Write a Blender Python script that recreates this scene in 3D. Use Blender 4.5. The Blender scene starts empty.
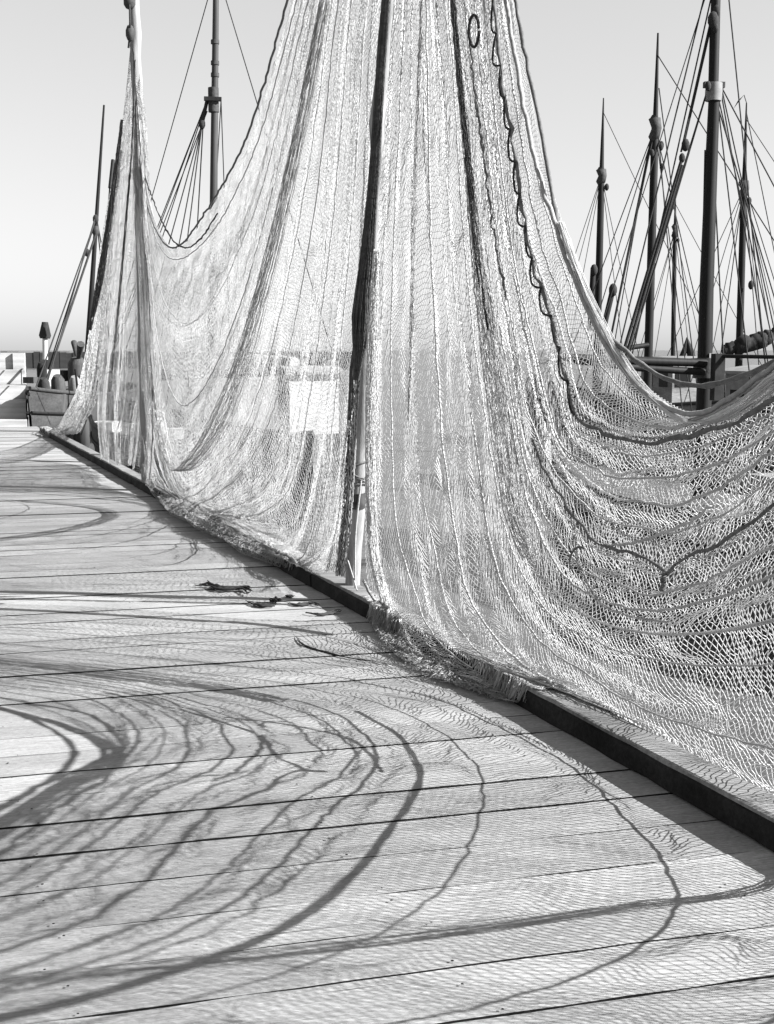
import bpy, math, random
import numpy as np
from mathutils import Vector, Matrix
R = math.radians
rng = np.random.default_rng(7)
random.seed(7)
C = bpy.context.scene.collection
S = bpy.context.scene

# ------------------------------------------------------------------ camera, light, exposure
F, H = 1250.0, 1.6                      # focal length in pixels of a 1024 px tall frame, eye height
PIT = math.atan(162 / F)
cam = bpy.data.cameras.new('camera'); co = bpy.data.objects.new('camera', cam); C.objects.link(co)
co.location = (0, 0, H); co.rotation_euler = (math.pi / 2 - PIT, 0, 0)
cam.sensor_fit = 'VERTICAL'; cam.sensor_height = 24; cam.lens = 24 * F / 1024
cam.clip_start = 0.05; cam.clip_end = 20000
S.camera = co
SUN_EL, SUN_DIR = R(31.5), Vector((.953, -.225, 0)).normalized()
w = bpy.data.worlds.new('World'); S.world = w; w.use_nodes = True
nt = w.node_tree; nt.nodes.clear()
sky = nt.nodes.new('ShaderNodeTexSky'); sky.sky_type = 'NISHITA'; sky.sun_disc = False
sky.sun_elevation = SUN_EL; sky.sun_rotation = math.atan2(SUN_DIR.x, SUN_DIR.y)
sky.air_density = 1.0; sky.dust_density = 1.15; sky.ozone_density = 1.0; sky.altitude = 0
bw = nt.nodes.new('ShaderNodeRGBToBW')          # black-and-white film
bg = nt.nodes.new('ShaderNodeBackground'); bg.inputs['Strength'].default_value = 0.06
wo = nt.nodes.new('ShaderNodeOutputWorld')
nt.links.new(sky.outputs[0], bw.inputs[0]); pw = nt.nodes.new('ShaderNodeMath'); pw.operation = 'POWER'; pw.inputs[1].default_value = .5      # film flattens the sky's range
ml = nt.nodes.new('ShaderNodeMath'); ml.operation = 'MULTIPLY'; ml.inputs[1].default_value = 1.78
nt.links.new(bw.outputs[0], pw.inputs[0]); nt.links.new(pw.outputs[0], ml.inputs[0]); nt.links.new(ml.outputs[0], bg.inputs[0]); nt.links.new(bg.outputs[0], wo.inputs[0])
sl = bpy.data.lights.new('sun', 'SUN'); sl.energy = 5.0; sl.angle = R(.3); sl.color = (1, 1, 1)
so = bpy.data.objects.new('sun', sl); C.objects.link(so)
tosun = Vector((SUN_DIR.x * math.cos(SUN_EL), SUN_DIR.y * math.cos(SUN_EL), math.sin(SUN_EL)))
so.rotation_euler = tosun.to_track_quat('Z', 'Y').to_euler()
S.view_settings.view_transform = 'Standard'; S.view_settings.look = 'None'
S.view_settings.gamma = 1; S.view_settings.use_curve_mapping = False
S.view_settings.exposure = 2.0

# ------------------------------------------------------------------ where things stand
cp, sp_ = math.cos(PIT), math.sin(PIT)
def ray(px, py):
    a, b = (px - 387) / F, (512 - py) / F
    return np.array([a, cp + b * sp_, -sp_ + b * cp])
def ground(px, py, z=0.0):
    r = ray(px, py); t = (z - H) / r[2]; return np.array([0, 0, H]) + r * t
def at(px, py, Y):
    r = ray(px, py); return np.array([0, 0, H]) + r * (Y / r[1])
KAZ = R(21.3)
KT = np.array([math.sin(KAZ), -math.cos(KAZ), 0])     # along the kerb, towards the camera
KN = np.array([math.cos(KAZ), math.sin(KAZ), 0])      # across the kerb, out over the water
KW, KH = .15, .095
_in = ground(600, 753)
_c0 = _in + KN * KW / 2                                # on the kerb's centre line
_pb = ground(352, 582, KH + .02)
K0 = _c0 + KT * np.dot(_pb - _c0, KT); K0[2] = 0       # foot of the middle pole
def kp(s, z, n=0.0):
    return K0 + KT * s + KN * n + np.array([0, 0, z])
def kpx(px, py, n=0.0):                                # point of the vertical plane along the kerb
    r = ray(px, py); o = np.array([0, 0, H])
    t = (n - np.dot(o - K0, KN)) / np.dot(r, KN)
    return o + r * t

# ------------------------------------------------------------------ materials
def mat(name, base, rough=.8, var=.25, scale=(6, 6, 6), detail=6, bump=.0, spec=.1, coord='Object', var2=0, scale2=(1, 1, 1), trans=0):
    base *= .45
    m = bpy.data.materials.new(name); m.use_nodes = True
    t = m.node_tree; N = t.nodes; L = t.links
    p = N['Principled BSDF']; p.inputs['Roughness'].default_value = rough
    p.inputs['Specular IOR Level'].default_value = spec
    tc = N.new('ShaderNodeTexCoord'); mp = N.new('ShaderNodeMapping'); mp.inputs['Scale'].default_value = scale
    L.new(tc.outputs[coord], mp.inputs[0])
    n = N.new('ShaderNodeTexNoise'); n.inputs['Scale'].default_value = 1; n.inputs['Detail'].default_value = detail
    n.inputs['Roughness'].default_value = .65
    L.new(mp.outputs[0], n.inputs['Vector'])
    r = N.new('ShaderNodeMapRange'); r.inputs[1].default_value = .25; r.inputs[2].default_value = .75
    r.inputs[3].default_value = base * (1 - var); r.inputs[4].default_value = base * (1 + var)
    L.new(n.outputs[0], r.inputs[0]); out = r.outputs[0]
    if var2:
        mp2 = N.new('ShaderNodeMapping'); mp2.inputs['Scale'].default_value = scale2
        L.new(tc.outputs[coord], mp2.inputs[0])
        n2 = N.new('ShaderNodeTexNoise'); n2.inputs['Scale'].default_value = 1; n2.inputs['Detail'].default_value = 3
        L.new(mp2.outputs[0], n2.inputs['Vector'])
        r2 = N.new('ShaderNodeMapRange'); r2.inputs[1].default_value = .3; r2.inputs[2].default_value = .7
        r2.inputs[3].default_value = 1 - var2; r2.inputs[4].default_value = 1 + var2
        L.new(n2.outputs[0], r2.inputs[0])
        mu = N.new('ShaderNodeMath'); mu.operation = 'MULTIPLY'
        L.new(out, mu.inputs[0]); L.new(r2.outputs[0], mu.inputs[1]); out = mu.outputs[0]
    L.new(out, p.inputs['Base Color'])
    if bump:
        b = N.new('ShaderNodeBump'); b.inputs['Strength'].default_value = bump; b.inputs['Distance'].default_value = .01
        L.new(n.outputs[0], b.inputs['Height']); L.new(b.outputs[0], p.inputs['Normal'])
    if trans:
        tr = N.new('ShaderNodeBsdfTranslucent'); L.new(out, tr.inputs[0])
        mx = N.new('ShaderNodeMixShader'); mx.inputs[0].default_value = trans
        L.new(p.outputs[0], mx.inputs[1]); L.new(tr.outputs[0], mx.inputs[2])
        L.new(mx.outputs[0], N['Material Output'].inputs[0])
    return m

def deck_material():
    m = bpy.data.materials.new('weathered_planks'); m.use_nodes = True
    t = m.node_tree; N = t.nodes; L = t.links
    p = N['Principled BSDF']; p.inputs['Roughness'].default_value = .85; p.inputs['Specular IOR Level'].default_value = .2
    uv = N.new('ShaderNodeUVMap'); uv.uv_map = 'grain'
    def noise(sc, detail, rough=.6, dist=0):
        mp = N.new('ShaderNodeMapping'); mp.inputs['Scale'].default_value = sc; L.new(uv.outputs[0], mp.inputs[0])
        n = N.new('ShaderNodeTexNoise'); n.inputs['Scale'].default_value = 1; n.inputs['Detail'].default_value = detail
        n.inputs['Roughness'].default_value = rough; n.inputs['Distortion'].default_value = dist
        L.new(mp.outputs[0], n.inputs['Vector']); return n.outputs[0]
    def rng_(x, a, b, c, d):
        r = N.new('ShaderNodeMapRange'); L.new(x, r.inputs[0])
        for i, v in enumerate((a, b, c, d)): r.inputs[i + 1].default_value = v
        return r.outputs[0]
    def mul(a, b):
        k = N.new('ShaderNodeMath'); k.operation = 'MULTIPLY'; L.new(a, k.inputs[0]); L.new(b, k.inputs[1]); return k.outputs[0]
    grain = noise((2.2, 75, 1), 8, .7, .4)
    fine = noise((14, 260, 1), 4, .7)
    blot = noise((1.1, 5, 1), 4, .55, .6)
    crack = noise((.9, 34, 1), 3, .5, .3)
    stain = noise((3.5, 9, 1), 5, .7, .8)
    speck = noise((42, 70, 1), 6, .75); pit = noise((30, 85, 1), 2, .5)
    at_ = N.new('ShaderNodeAttribute'); at_.attribute_name = 'tone'
    c = rng_(grain, .28, .72, .185, .285)
    c = mul(c, rng_(fine, .3, .7, .66, 1.25))
    c = mul(c, rng_(blot, .3, .7, .82, 1.12))
    c = mul(c, rng_(crack, .235, .30, .35, 1.0))
    c = mul(c, rng_(stain, .23, .32, .55, 1.0))
    c = mul(c, rng_(speck, .3, .7, .72, 1.22)); c = mul(c, rng_(pit, .24, .29, .3, 1.0))
    c = mul(c, at_.outputs['Fac'])
    L.new(c, p.inputs['Base Color'])
    h = mul(rng_(grain, .2, .8, .2, 1), rng_(crack, .235, .31, 0, 1))
    b = N.new('ShaderNodeBump'); b.inputs['Strength'].default_value = .45; b.inputs['Distance'].default_value = .004
    L.new(h, b.inputs['Height']); L.new(b.outputs[0], p.inputs['Normal'])
    return m

M = dict(
    deck=deck_material(),
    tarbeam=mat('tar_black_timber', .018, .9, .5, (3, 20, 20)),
    sunlit_topwood=mat('sunlit_bleached_top', .30, .85, .45, (3, 40, 40), bump=.6, var2=.35, scale2=(2, 4, 4)),
    swagrope=mat('worn_dark_rope', .22, .9, .5, (40, 40, 40), bump=.5),
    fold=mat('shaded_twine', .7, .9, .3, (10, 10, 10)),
    kerb=mat('shaded_tarred_timber', .03, .8, .6, (3, 40, 40), bump=.6, var2=.5, scale2=(2, 4, 4)),
    sheernet=mat('grey_net_twine', 1.1, 1.0, .1, (3, 3, 3), spec=.0, trans=.3),
    net=mat('cotton_net_twine', 1.42, 1.0, .1, (3, 3, 3), spec=.0, trans=.35),
    tarnet=mat('tarred_net_twine', .12, .9, .5, (10, 10, 30), bump=.6),
    rope=mat('tarred_rope', .06, .9, .5, (40, 40, 40), bump=.5),
    greyrope=mat('grey_rope', .22, .9, .4, (40, 40, 40), bump=.5),
    palerope=mat('pale_rope', .5, .9, .3, (40, 40, 40), bump=.5),
    pole=mat('weathered_pole_wood', .42, .8, .5, (30, 30, 1.5), bump=.5),
    darkpole=mat('dark_pole_wood', .10, .8, .5, (30, 30, 1.5), bump=.5),
    spar=mat('oiled_spar', .026, .6, .5, (12, 12, 1), bump=.2),
    palespar=mat('varnished_spar', .09, .5, .3, (12, 12, 1), bump=.2),
    wire=mat('rigging_wire', .05, .7, .2),
    greyhull=mat('faded_grey_hull', .45, .6, .35, (1, 14, 30), bump=.3, var2=.4, scale2=(1, 1, 3)),
    hull=mat('dark_painted_hull', .3, .6, .4, (1, 14, 30), bump=.3, var2=.4, scale2=(1, 1, 3)),
    oakhull=mat('oiled_oak_hull', .085, .6, .4, (1.2, 14, 26), bump=.3, var2=.3, scale2=(1, 1, 4)),
    rail=mat('painted_rail', .35, .6, .3, (2, 8, 8)),
    bdeck=mat('boat_deck_planks', .13, .8, .3, (1, 16, 1)),
    white=mat('white_paint', .78, .55, .08, (4, 4, 4), var2=.06, scale2=(.8, .8, 5)),
    glass=mat('dark_window_glass', .02, .15, .2),
    iron=mat('rusty_iron', .09, .7, .5, (20, 20, 20), bump=.4),
    canvas=mat('tanned_sailcloth', .05, .9, .5, (6, 6, 6), bump=.6),
    greycanvas=mat('grey_sailcloth', .5, .9, .2, (6, 6, 6), bump=.4),
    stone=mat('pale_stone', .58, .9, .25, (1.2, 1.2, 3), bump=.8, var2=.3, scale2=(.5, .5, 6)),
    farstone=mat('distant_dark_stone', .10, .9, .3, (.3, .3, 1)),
    weed=mat('dried_seaweed', .06, .9, .4, (20, 20, 20)),
    skin=mat('skin', .35, .6, .1),
    cloth=mat('dark_work_cloth', .03, .9, .3),
)
# water
m = mat('harbour_water', .12, .3, .2, (.4, .4, .4), spec=.5)
t = m.node_tree; N = t.nodes; L = t.links
tc = N.new('ShaderNodeTexCoord'); n1 = N.new('ShaderNodeTexNoise'); n1.inputs['Scale'].default_value = 1.6; n1.inputs['Detail'].default_value = 6
L.new(tc.outputs['Object'], n1.inputs['Vector'])
b = N.new('ShaderNodeBump'); b.inputs['Strength'].default_value = .6; b.inputs['Distance'].default_value = .15
L.new(n1.outputs[0], b.inputs['Height']); L.new(b.outputs[0], N['Principled BSDF'].inputs['Normal'])
M['water'] = m

# ------------------------------------------------------------------ mesh helpers
def inv(parent):
    if parent is None: return Matrix.Identity(4)
    return (Matrix.Translation(parent.location) @ parent.rotation_euler.to_matrix().to_4x4()).inverted()
ROOT = {}
class MB:
    """Collects shapes in world coordinates; build() links them as one mesh."""
    def __init__(s): s.v = []; s.f = []; s.sm = []
    def add(s, v, f, smooth=False):
        o = len(s.v); s.v += [tuple(map(float, p)) for p in v]
        for q in f: s.f.append([i + o for i in q]); s.sm.append(smooth)
        return s
    def box(s, c, size, rz=0, axes=None):
        c = np.array(c, float); hx, hy, hz = [k / 2 for k in size]
        if axes is None:
            a = np.array([math.cos(rz), math.sin(rz), 0]); b_ = np.array([-math.sin(rz), math.cos(rz), 0]); u = np.array([0, 0, 1.])
        else: a, b_, u = axes
        e = min(size) * .08
        vs = []
        for sz in (-1, 1):
            for (x, y) in ((-1, -1), (1, -1), (1, 1), (-1, 1)):
                # chamfered corner ring
                vs.append(c + a * x * hx + b_ * y * hy + u * sz * hz)
        return s.add(vs, [(3, 2, 1, 0), (4, 5, 6, 7), (0, 1, 5, 4), (1, 2, 6, 5), (2, 3, 7, 6), (3, 0, 4, 7)])
    def tube(s, pts, r, sides=8, cap=True):
        pts = [np.array(p, float) for p in pts]; n = len(pts)
        rs = [r] * n if np.isscalar(r) else list(r)
        vs = []; fs = []
        up = np.array([.13, .27, .95])
        d0 = pts[1] - pts[0]
        if abs(np.dot(d0 / np.linalg.norm(d0), up)) > .9: up = np.array([.95, .27, .13])
        for i, p in enumerate(pts):
            d = pts[min(i + 1, n - 1)] - pts[max(i - 1, 0)]; d = d / (np.linalg.norm(d) + 1e-9)
            a = np.cross(d, up); a = a / (np.linalg.norm(a) + 1e-9); b_ = np.cross(d, a)
            for k in range(sides):
                th = 2 * math.pi * k / sides
                vs.append(p + (a * math.cos(th) + b_ * math.sin(th)) * rs[i])
        for i in range(n - 1):
            for k in range(sides):
                k2 = (k + 1) % sides
                fs.append((i * sides + k, (i + 1) * sides + k, (i + 1) * sides + k2, i * sides + k2))
        s.add(vs, fs, True)
        if cap:
            s.add(vs[:sides], [tuple(range(sides))]); s.add(vs[-sides:], [tuple(range(sides))[::-1]])
        return s
    def ball(s, c, r, seg=10, sc=(1, 1, 1)):
        c = np.array(c, float); vs = [c + np.array([0, 0, r * sc[2]])]
        rings = seg // 2
        for i in range(1, rings):
            ph = math.pi * i / rings
            for k in range(seg):
                th = 2 * math.pi * k / seg
                vs.append(c + r * np.array([sc[0] * math.sin(ph) * math.cos(th), sc[1] * math.sin(ph) * math.sin(th), sc[2] * math.cos(ph)]))
        vs.append(c - np.array([0, 0, r * sc[2]])); fs = []
        for k in range(seg): fs.append((0, 1 + k, 1 + (k + 1) % seg))
        for i in range(rings - 2):
            for k in range(seg):
                a = 1 + i * seg + k; b_ = 1 + i * seg + (k + 1) % seg
                fs.append((a, a + seg, b_ + seg, b_))
        l = len(vs) - 1
        for k in range(seg): fs.append((l, l - seg + (k + 1) % seg, l - seg + k))
        return s.add(vs, fs, True)
    def build(s, name, m, parent=None):
        me = bpy.data.meshes.new(name)
        base = inv(ROOT.get(parent.name) or parent) if parent is not None else Matrix.Identity(4)
        me.from_pydata([base @ Vector(p) for p in s.v], [], s.f)
        me.polygons.foreach_set('use_smooth', s.sm)
        me.materials.append(m); me.update()
        o = bpy.data.objects.new(name, me); C.objects.link(o)
        if parent is not None:
            o.parent = parent; ROOT[o.name] = ROOT.get(parent.name) or parent
        return o
def tag(o, label=None, cat=None, group=None, kind=None):
    for k, v in (('label', label), ('category', cat), ('group', group), ('kind', kind)):
        if v: o[k] = v
    return o
def thing(name, loc, label, cat, group=None, rz=0):
    o = bpy.data.objects.new(name, None); C.objects.link(o)
    o.location = Vector([float(k) for k in loc]); o.rotation_euler = (0, 0, rz); o.empty_display_size = .2
    return tag(o, label, cat, group)

def resample(P, n, iters=1):
    """Centripetal Catmull-Rom through P, resampled to n points of even spacing."""
    P = np.array(P, float)
    P = np.vstack([2 * P[0] - P[1], P, 2 * P[-1] - P[-2]])
    out = []
    for i in range(1, len(P) - 2):
        p0, p1, p2, p3 = P[i - 1:i + 3]
        t0 = 0; t1 = t0 + np.linalg.norm(p1 - p0) ** .5 + 1e-6; t2 = t1 + np.linalg.norm(p2 - p1) ** .5 + 1e-6; t3 = t2 + np.linalg.norm(p3 - p2) ** .5 + 1e-6
        t = np.linspace(t1, t2, 24, endpoint=False)[:, None]
        A1 = (t1 - t) / (t1 - t0) * p0 + (t - t0) / (t1 - t0) * p1
        A2 = (t2 - t) / (t2 - t1) * p1 + (t - t1) / (t2 - t1) * p2
        A3 = (t3 - t) / (t3 - t2) * p2 + (t - t2) / (t3 - t2) * p3
        B1 = (t2 - t) / (t2 - t0) * A1 + (t - t0) / (t2 - t0) * A2
        B2 = (t3 - t) / (t3 - t1) * A2 + (t - t1) / (t3 - t1) * A3
        out.append((t2 - t) / (t2 - t1) * B1 + (t - t1) / (t2 - t1) * B2)
    out = np.vstack(out + [P[-2][None]])
    d = np.concatenate([[0], np.cumsum(np.linalg.norm(np.diff(out, axis=0), axis=1))])
    u = np.linspace(0, d[-1], n)
    return np.stack([np.interp(u, d, out[:, k]) for k in range(3)], 1)
def vnoise(u, v, nu, nv, g):
    """Smooth value noise in [-1,1] on a nu x nv lattice."""
    G = g.uniform(-1, 1, (nv + 3, nu + 3))
    x = np.clip(u, 0, 1) * nu; y = np.clip(v, 0, 1) * nv
    xi = np.floor(x).astype(int); yi = np.floor(y).astype(int)
    fx = x - xi; fy = y - yi; fx = fx * fx * (3 - 2 * fx); fy = fy * fy * (3 - 2 * fy)
    return (G[yi, xi] * (1 - fx) + G[yi, xi + 1] * fx) * (1 - fy) + (G[yi + 1, xi] * (1 - fx) + G[yi + 1, xi + 1] * fx) * fy

class Drape:
    """A net hung between rope lines: rows run from one hoist to the other, v goes from the top rope to the foot."""
    def __init__(s, rows, vs, nu=400):
        s.rows = np.stack([resample(r, nu) for r in rows], 0); s.vs = np.array(vs, float); s.nu = nu
    def point(s, u, v):
        u = np.clip(u, 0, 1); v = np.clip(v, 0, 1)
        x = u * (s.nu - 1); i = np.clip(np.floor(x).astype(int), 0, s.nu - 2); fx = (x - i)[..., None]
        k = np.clip(np.searchsorted(s.vs, v, side='right') - 1, 0, len(s.vs) - 2)
        def row(q): return s.rows[q, i] * (1 - fx) + s.rows[q, i + 1] * fx
        v0, v1 = s.vs[k], s.vs[k + 1]; f = ((v - v0) / (v1 - v0))[..., None]
        km = np.maximum(k - 1, 0); kq = np.minimum(k + 2, len(s.vs) - 1)
        P0, P1, P2, P3 = row(km), row(k), row(k + 1), row(kq)
        h = (v1 - v0)[..., None]
        m1 = (P2 - P0) / (v1 - s.vs[km])[..., None] * h
        m2 = (P3 - P1) / (s.vs[kq] - v0)[..., None] * h
        f2 = f * f; f3 = f2 * f
        return (2 * f3 - 3 * f2 + 1) * P1 + (f3 - 2 * f2 + f) * m1 + (-2 * f3 + 3 * f2) * P2 + (f3 - f2) * m2
def settle(P, lift=.008):
    """Nothing hangs through the deck or the kerb."""
    n = (P - K0) @ KN; z = P[..., 2]
    s_ = (P - K0) @ KT
    edge = (s_ > -17.8)
    z = np.where(edge & (n < -KW / 2), np.maximum(z, lift), z)
    z = np.where(edge & (n >= -KW / 2 - .01) & (n < KW / 2 + .01), np.maximum(z, KH + .018 + lift), z)
    P[..., 2] = z; return P
def strands(paths, r, verts, faces, jitter_r=0):
    """Triangular-section twine along each path of an (S,N,3) array."""
    Sn, Nn, _ = paths.shape
    d = np.empty_like(paths); d[:, 1:-1] = paths[:, 2:] - paths[:, :-2]; d[:, 0] = paths[:, 1] - paths[:, 0]; d[:, -1] = paths[:, -1] - paths[:, -2]
    d /= np.linalg.norm(d, axis=2, keepdims=True) + 1e-9
    a = np.cross(d, KN + np.array([.05, .02, .1])); a /= np.linalg.norm(a, axis=2, keepdims=True) + 1e-9
    b_ = np.cross(d, a)
    ring = np.stack([paths + r * (a * math.cos(t_) + b_ * math.sin(t_)) for t_ in (0.3, 2.394, 4.489)], 2)   # S,N,3,3
    off = sum(len(x) for x in verts)
    verts.append(ring.reshape(-1, 3))
    idx = (np.arange(Sn * Nn * 3).reshape(Sn, Nn, 3)) + off
    A = idx[:, :-1]; B = idx[:, 1:]
    for k in range(3):
        k2 = (k + 1) % 3
        faces.append(np.stack([A[..., k], B[..., k], B[..., k2], A[..., k2]], -1).reshape(-1, 4))
def fast_mesh(name, verts, faces, m, parent):
    V = np.concatenate(verts); Fq = np.concatenate(faces)
    o = ROOT.get(parent.name) or parent
    V = V - np.array(o.location)
    me = bpy.data.meshes.new(name)
    me.vertices.add(len(V)); me.vertices.foreach_set('co', V.astype(np.float32).ravel())
    me.loops.add(Fq.size); me.loops.foreach_set('vertex_index', Fq.astype(np.int32).ravel())
    me.polygons.add(len(Fq)); me.polygons.foreach_set('loop_start', np.arange(0, Fq.size, 4, dtype=np.int32))
    me.polygons.foreach_set('loop_total', np.full(len(Fq), 4, np.int32))
    me.update(calc_edges=True); me.polygons.foreach_set('use_smooth', np.ones(len(Fq), bool))
    me.materials.append(m)
    ob = bpy.data.objects.new(name, me); C.objects.link(ob); ob.parent = parent; ROOT[ob.name] = o
    return ob
def netting(dr, layers, nu, nv, r, seed, fold=.08, folds=7, u0=0, u1=1, v0=0, v1=1, env=None, slack=.0014):
    verts, faces = [], []
    for Ly in range(layers):
        g = np.random.default_rng(seed + 31 * Ly)
        j = np.arange(nv + 1)
        paths = []
        for sgn in (1, -1):
            i = np.arange(nu)
            U = (i[:, None] + .5 * sgn * (j[None] % 2)) / nu
            V = np.broadcast_to(j[None] / nv, U.shape)
            paths.append((U, V))
        ph = [g.uniform(0, 6.28) for _ in range(6)]
        Gs = g.integers(1 << 30); JT = g.normal(0, 1, (nv + 1, 2 * nu + 3, 3))
        for U, V in paths:
            gg = np.random.default_rng(Gs)
            vv = V + .014 * vnoise(U, V, 5, 34, gg) * np.sin(math.pi * V) + .006 * vnoise(U, V, 25, 14, gg) * np.sin(math.pi * V)
            uu = U + .004 * vnoise(U, V, 60, 40, gg)
            P = dr.point(u0 + (u1 - u0) * uu, v0 + (v1 - v0) * vv)
            e = np.clip(np.minimum(U, 1 - U) * 7, .04, 1) if env is None else env(U)
            wob = vnoise(U, V, 5, 5, gg)
            q = (np.sin(6.283 * folds * V + ph[0] + 1.6 * wob) * .6 + np.sin(6.283 * folds * 2.3 * V + ph[1] + 2 * wob) * .2
                 + .28 * vnoise(U, V, 9, 40, gg))
            e = e * np.clip(V * 9, .12, 1)
            P = P + (fold * e * q + (Ly - (layers - 1) / 2) * .05 * e)[..., None] * KN
            P = P + (.012 * e * vnoise(U, V, 120, 60, gg))[..., None] * np.array([0, 0, 1.]) + (.01 * e * vnoise(U, V, 110, 70, gg))[..., None] * KT
            col = np.clip(np.round(U * 2 * nu).astype(int) + 1, 0, 2 * nu + 2)
            P = P + slack * np.clip(e, .25, 1)[..., None] * JT[j[None] + 0 * col, col]
            settle(P)
            strands(P, r, verts, faces)
    return verts, faces
def rope_on(dr, v, u0=0, u1=1, n=160, lift=-.02, wob=.006, seed=1):
    u = np.linspace(u0, u1, n); P = dr.point(u, np.full(n, v)) + KN * lift
    g = np.random.default_rng(seed)
    P = P + g.normal(0, wob, P.shape); return settle(P, .015)

# ------------------------------------------------------------------ the setting
WZ = -1.3
me = MB(); me.add([(-6000, -3000, WZ), (6000, -3000, WZ), (6000, 9000, WZ), (-6000, 9000, WZ)], [(0, 1, 2, 3)])
tag(me.build('harbour_water', M['water']), kind='structure')

# jetty deck: planks laid nearly square to the kerb, small gaps between them
PAZ = R(75.0)
pr = np.array([math.sin(PAZ), math.cos(PAZ), 0]); pq = np.array([-math.cos(PAZ), math.sin(PAZ), 0])
PWD = .256
vs, fs, uvs, tone, mi = [], [], [], [], []
kA = K0 + KN * (-KW / 2 + .0)                       # outer limit: the deck runs under the kerb to its outer face
def hit(q, n):                                      # r where the plank line q meets the line n off the kerb
    base = pq * q
    return (n - np.dot(base - K0, KN)) / np.dot(pr, KN)
q = -4.0; k = 0; g = np.random.default_rng(3)
while q < 30:
    wd = PWD * g.uniform(.93, 1.07); gap = g.uniform(.0045, .0085)
    a, b_ = q + gap / 2, q + wd - gap / 2
    zt = g.uniform(-.004, .004)
    ends = []
    rL = [hit(x, -9.0 + g.uniform(-.1, .1)) for x in (a, b_)]; rR = [hit(x, KW / 2) for x in (a, b_)]
    if (pq * q + pr * rR[0])[1] < 26.2:
        segs = 60
        o = len(vs); ou, ov = g.uniform(0, 50), g.uniform(0, 50); tn = g.uniform(.84, 1.1)
        for e in range(segs + 1):
            f = e / segs
            wa = g.normal(0, .0021); wb = g.normal(0, .0021)
            for x, rl, rr, dz, wv in ((a, rL[0], rR[0], -.13, 0), (a, rL[0], rR[0], 0, wa), (b_, rL[1], rR[1], 0, wb), (b_, rL[1], rR[1], -.13, 0)):
                rr_ = rl + (rr - rl) * f
                p = pq * (x + wv) + pr * rr_; vs.append((p[0], p[1], dz + zt)); uvs.append((rr_ + ou, x + ov)); tone.append(tn)
        for e in range(segs):
            for c in range(3):
                i0 = o + e * 4 + c; fs.append((i0, i0 + 4, i0 + 5, i0 + 1)); mi.append(0 if c == 1 else 1)
        fs.append((o, o + 1, o + 2, o + 3)); e = o + segs * 4; fs.append((e + 3, e + 2, e + 1, e)); mi += [0, 0]
    q += wd; k += 1
me = bpy.data.meshes.new('jetty_deck'); me.from_pydata(vs, [], fs)
ul = me.uv_layers.new(name='grain')
li = np.empty(len(me.loops), np.int32); me.loops.foreach_get('vertex_index', li)
ul.data.foreach_set('uv', np.array(uvs, np.float32)[li].ravel())
ta = me.attributes.new('tone', 'FLOAT', 'POINT'); ta.data.foreach_set('value', np.array(tone, np.float32))
me.materials.append(M['deck']); me.materials.append(M['tarbeam'])
me.polygons.foreach_set('material_index', np.array(mi, np.int32)); me.update()
o = bpy.data.objects.new('jetty_deck', me); C.objects.link(o); tag(o, kind='structure')
# nail heads where the planks cross the joists, some rusted away
nl = MB(); g = np.random.default_rng(15); q = -4.0
g2 = np.random.default_rng(3)
for k_ in range(46):
    qq = 1.5 + k_ * PWD
    for n_ in (-.42, -1.35, -2.3, -3.3, -4.4):
        for f_ in (.07, .17):
            if g.uniform() < .8:
                r_ = hit(qq, n_) + g.normal(0, .02); p = pq * (qq + f_ + g.normal(0, .012)) + pr * r_
                rr = g.uniform(.003, .0055)
                nl.add([(p[0] + rr * math.cos(t_), p[1] + rr * math.sin(t_), .0065) for t_ in np.linspace(0, 6.283, 7)[:-1]] + [(p[0], p[1], .0085)], [(i_, (i_ + 1) % 6, 6) for i_ in range(6)])
tag(nl.build('deck_nails', M['tarbeam']), kind='structure')
# joists under the gaps keep the water out of sight
me = MB()
for n_ in (-8.6, -6.5, -4.4, -2.3, -.3):
    c = K0 + KN * n_ + KT * (-4.5); me.box((c[0], c[1], -.20), (.22, 26.0, .12), rz=KAZ)
me.box((K0 + KN * -4.46 + KT * -4.5) + np.array([0, 0, -.36]), (8.9, 26, .06), rz=KAZ)
tag(me.build('jetty_underframe', M['tarbeam']), kind='structure')

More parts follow.
